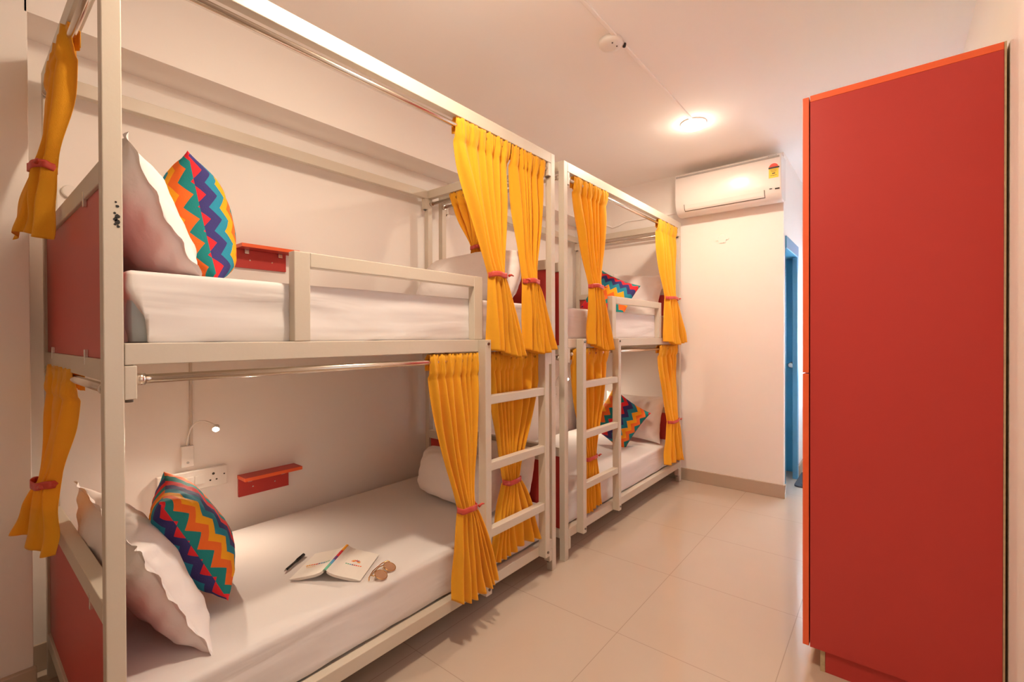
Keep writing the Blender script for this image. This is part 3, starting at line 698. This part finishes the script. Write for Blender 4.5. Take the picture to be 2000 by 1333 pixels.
# open book lying face down
ex = Vector((.80, .60, 0)).normalized(); ey = Vector((-.60, .80, 0)).normalized()
bc = Vector((-.305, 1.035, MZ)); BR = Matrix((ex, ey, Vector((0, 0, 1)))).transposed().to_4x4(); BR.translation = bc
book = bpy.data.objects.new('book', None); COL.objects.link(book); book.matrix_world = BR; book.empty_display_size = .1
tag(book, 'open book lying face down on the nearest lower mattress, its spine striped', 'book')
def prof(side):   # from the fore edge up to the spine, outer cover line
    return [(side*.146, .0065), (side*.112, .014), (side*.075, .021), (side*.040, .029), (side*.018, .038), (side*.007, .046)]
HL = .112
def sheetm(name, top, th, m, y0=-HL, y1=HL, parent=None):
    b = bmesh.new(); n = len(top); ring = top+[(x, max(.001, z-th)) for x, z in reversed(top)]
    a = [b.verts.new((x, y0, z)) for x, z in ring]; c = [b.verts.new((x, y1, z)) for x, z in ring]
    b.faces.new(a[::-1]); b.faces.new(c)
    for i in range(len(ring)): j = (i+1) % len(ring); b.faces.new((a[i], a[j], c[j], c[i]))
    bmesh.ops.recalc_face_normals(b, faces=b.faces); me = bpy.data.meshes.new(name); b.to_mesh(me); b.free()
    return link(name, me, m, parent)
for sd in (-1, 1):
    cov = sheetm('cover', prof(sd), .0016, m_cov, parent=book)
    sheetm('page_block', [(x*.97, z-.0019) for x, z in prof(sd)], .0105, m_page, -HL+.003, HL-.003, book)
    def surf(x):
        pr2 = sorted((abs(a), z) for a, z in prof(1))
        for (a, za), (c, zc) in zip(pr2, pr2[1:]):
            if a <= abs(x) <= c: return za+(zc-za)*(abs(x)-a)/(c-a)
        return .0075
    def quad(b, x0, y0, x1, y1, wdt, mi):
        d2 = Vector((x1-x0, y1-y0)); nn = Vector((-d2.y, d2.x)).normalized()*wdt/2
        vs = [b.verts.new((x, y, surf(x)+.0009)) for x, y in ((x0-nn.x, y0-nn.y), (x1-nn.x, y1-nn.y), (x1+nn.x, y1+nn.y), (x0+nn.x, y0+nn.y))]
        f = b.faces.new(vs); f.material_index = mi
    cols = [mc['amber'], mc['orange'], mc['red'], mc['purple'], mc['blue'], mc['teal']]
    b = bmesh.new()
    if sd > 0:      # sunburst above a short line of letters
        for k in range(7):
            a = PI*(k/6); quad(b, .080+.006*math.cos(a), .010+.006*math.sin(a), .080+.019*math.cos(a), .010+.017*math.sin(a), .0045, [0, 1, 3, 2, 1, 0, 1][k])
        for k in range(8):
            quad(b, .046+k*.0088, -.016, .046+k*.0088+.0058, -.015, .007, [5, 5, 4, 3, 2, 2, 1, 1][k])
    else:
        for k in range(10):
            quad(b, -.125+k*.0105, -.012, -.125+k*.0105+.0075, -.011, .010, [0, 0, 1, 1, 2, 3, 4, 4, 5, 5][k])
        for k in range(5): quad(b, -.115+k*.008, -.030, -.115+k*.008+.005, -.030, .004, 0)
    me = bpy.data.meshes.new('printed_logo'); b.to_mesh(me); b.free(); link('printed_logo', me, cols, cov)
b = bmesh.new(); yy = -HL
for k, wv in enumerate((.050, .036, .030, .052, .056)):
    mi = [0, 1, 2, 3, 4][k]
    pr3 = [(-.0072, .0458), (-.004, .0495), (.004, .0495), (.0072, .0458)]
    a = [b.verts.new((x, yy, z)) for x, z in pr3]; c = [b.verts.new((x, yy+wv, z)) for x, z in pr3]
    for i in range(3): f = b.faces.new((a[i], a[i+1], c[i+1], c[i])); f.material_index = mi
    yy += wv
me = bpy.data.meshes.new('spine'); b.to_mesh(me); b.free(); o = link('spine', me, [mc['teal'], mc['blue'], mc['purple'], mc['red'], mc['amber']], book)
md = o.modifiers.new('t', 'SOLIDIFY'); md.thickness = .0015; o['label'] = 'rainbow striped spine'
# pen
pa, pb2 = Vector((-.437, .876, MZ+.006)), Vector((-.520, 1.000, MZ+.006)); dv = (pb2-pa)
pen = empty('pen', 'black pen lying left of the open book', 'pen', pa); pen['_o'] = tuple(pa)
b = bmesh.new(); tube_bm(b, [pa+dv*.0, pa+dv*.03, pa+dv*.12], [.001, .003, .0045], 12); fin('nib', b, m_chrome, pen)
b = bmesh.new(); tube_bm(b, [pa+dv*.12, pa+dv*.62], .0052, 14); fin('barrel', b, m_dark, pen)
b = bmesh.new(); tube_bm(b, [pa+dv*.60, pa+dv*1.0], .0062, 14); tube_bm(b, [pa+dv*.62+Vector((0, 0, .008)), pa+dv*.97+Vector((0, 0, .008))], .0015, 6); fin('cap', b, m_dark, pen)
# sunglasses, folded, lenses flat on the sheet
sg = bpy.data.objects.new('sunglasses', None); COL.objects.link(sg)
gx = Vector((-.42, .90, 0)).normalized(); gy = Vector((-.90, -.42, 0)).normalized(); R = Matrix((gx, gy, Vector((0, 0, 1)))).transposed().to_4x4(); R.translation = Vector((-.100, 1.130, MZ)); sg.matrix_world = R
tag(sg, 'folded gold-rimmed sunglasses with tan lenses beside the open book', 'sunglasses')
def loc_tube(name, pts, r, m, parent, n=8):
    b = bmesh.new(); tube_bm(b, pts, r, n); me = bpy.data.meshes.new(name); bmesh.ops.recalc_face_normals(b, faces=b.faces); b.to_mesh(me); b.free(); return link(name, me, m, parent)
for sx in (-1, 1):
    c = Vector((sx*.034, -.006, .006))
    cir = [c+Vector((.027*math.cos(a), .024*math.sin(a), .010+.010*math.sin(a))) for a in [2*PI*k/28 for k in range(29)]]
    rim = loc_tube('rim', cir, .0015, m_gold, sg)
    b = bmesh.new(); vs = [b.verts.new(p) for p in cir[:-1]]; f = b.faces.new(vs); me = bpy.data.meshes.new('lens'); b.to_mesh(me); b.free(); l = link('lens', me, m_jelly, rim); md = l.modifiers.new('t', 'SOLIDIFY'); md.thickness = .0015
    hx = sx*.063
    loc_tube('temple', [(sx*.060, .008, .022), (hx, .020, .024), (hx*.6, .030+sx*.004, .022), (-hx*.3, .036+sx*.004, .018), (-hx*.9, .030+sx*.005, .010), (-hx*1.1, .022+sx*.005, .005)], .0022, m_gold, sg)
loc_tube('bridge', [(-.010, -.001, .022), (0, .004, .026), (.010, -.001, .022)], .0016, m_gold, sg)

# ------------------------------------------------------------------ doormat
bm = bmesh.new(); g = []
x0, x1, y0, y1 = .86, 1.22, 4.80, 5.36
rbm = bmesh.new()
def rr(bm, x0, x1, y0, y1, r, z0, z1):
    pts = []
    for cx, cy, a0 in ((x1-r, y1-r, 0), (x0+r, y1-r, PI/2), (x0+r, y0+r, PI), (x1-r, y0+r, 1.5*PI)):
        for k in range(7): pts.append((cx+r*math.cos(a0+k*PI/12), cy+r*math.sin(a0+k*PI/12)))
    a = [bm.verts.new((x, y, z0)) for x, y in pts]; c = [bm.verts.new((x, y, z1)) for x, y in pts]
    bm.faces.new(a[::-1]); bm.faces.new(c)
    for i in range(len(pts)): j = (i+1) % len(pts); bm.faces.new((a[i], a[j], c[j], c[i]))
rr(rbm, x0, x1, y0, y1, .05, .0005, .012)
for k in range(5):
    box_bm(rbm, x0+.05+k*.055, x0+.085+k*.055, y0+.06, y1-.06, .012, .017, .002)
o = fin('doormat', rbm, m_mat, origin=(1.04, 5.08, 0)); tag(o, 'dark grey ribbed rubber doormat on the floor by the blue door', 'doormat')

for o in bpy.data.objects:
    if '_o' in o: del o['_o']
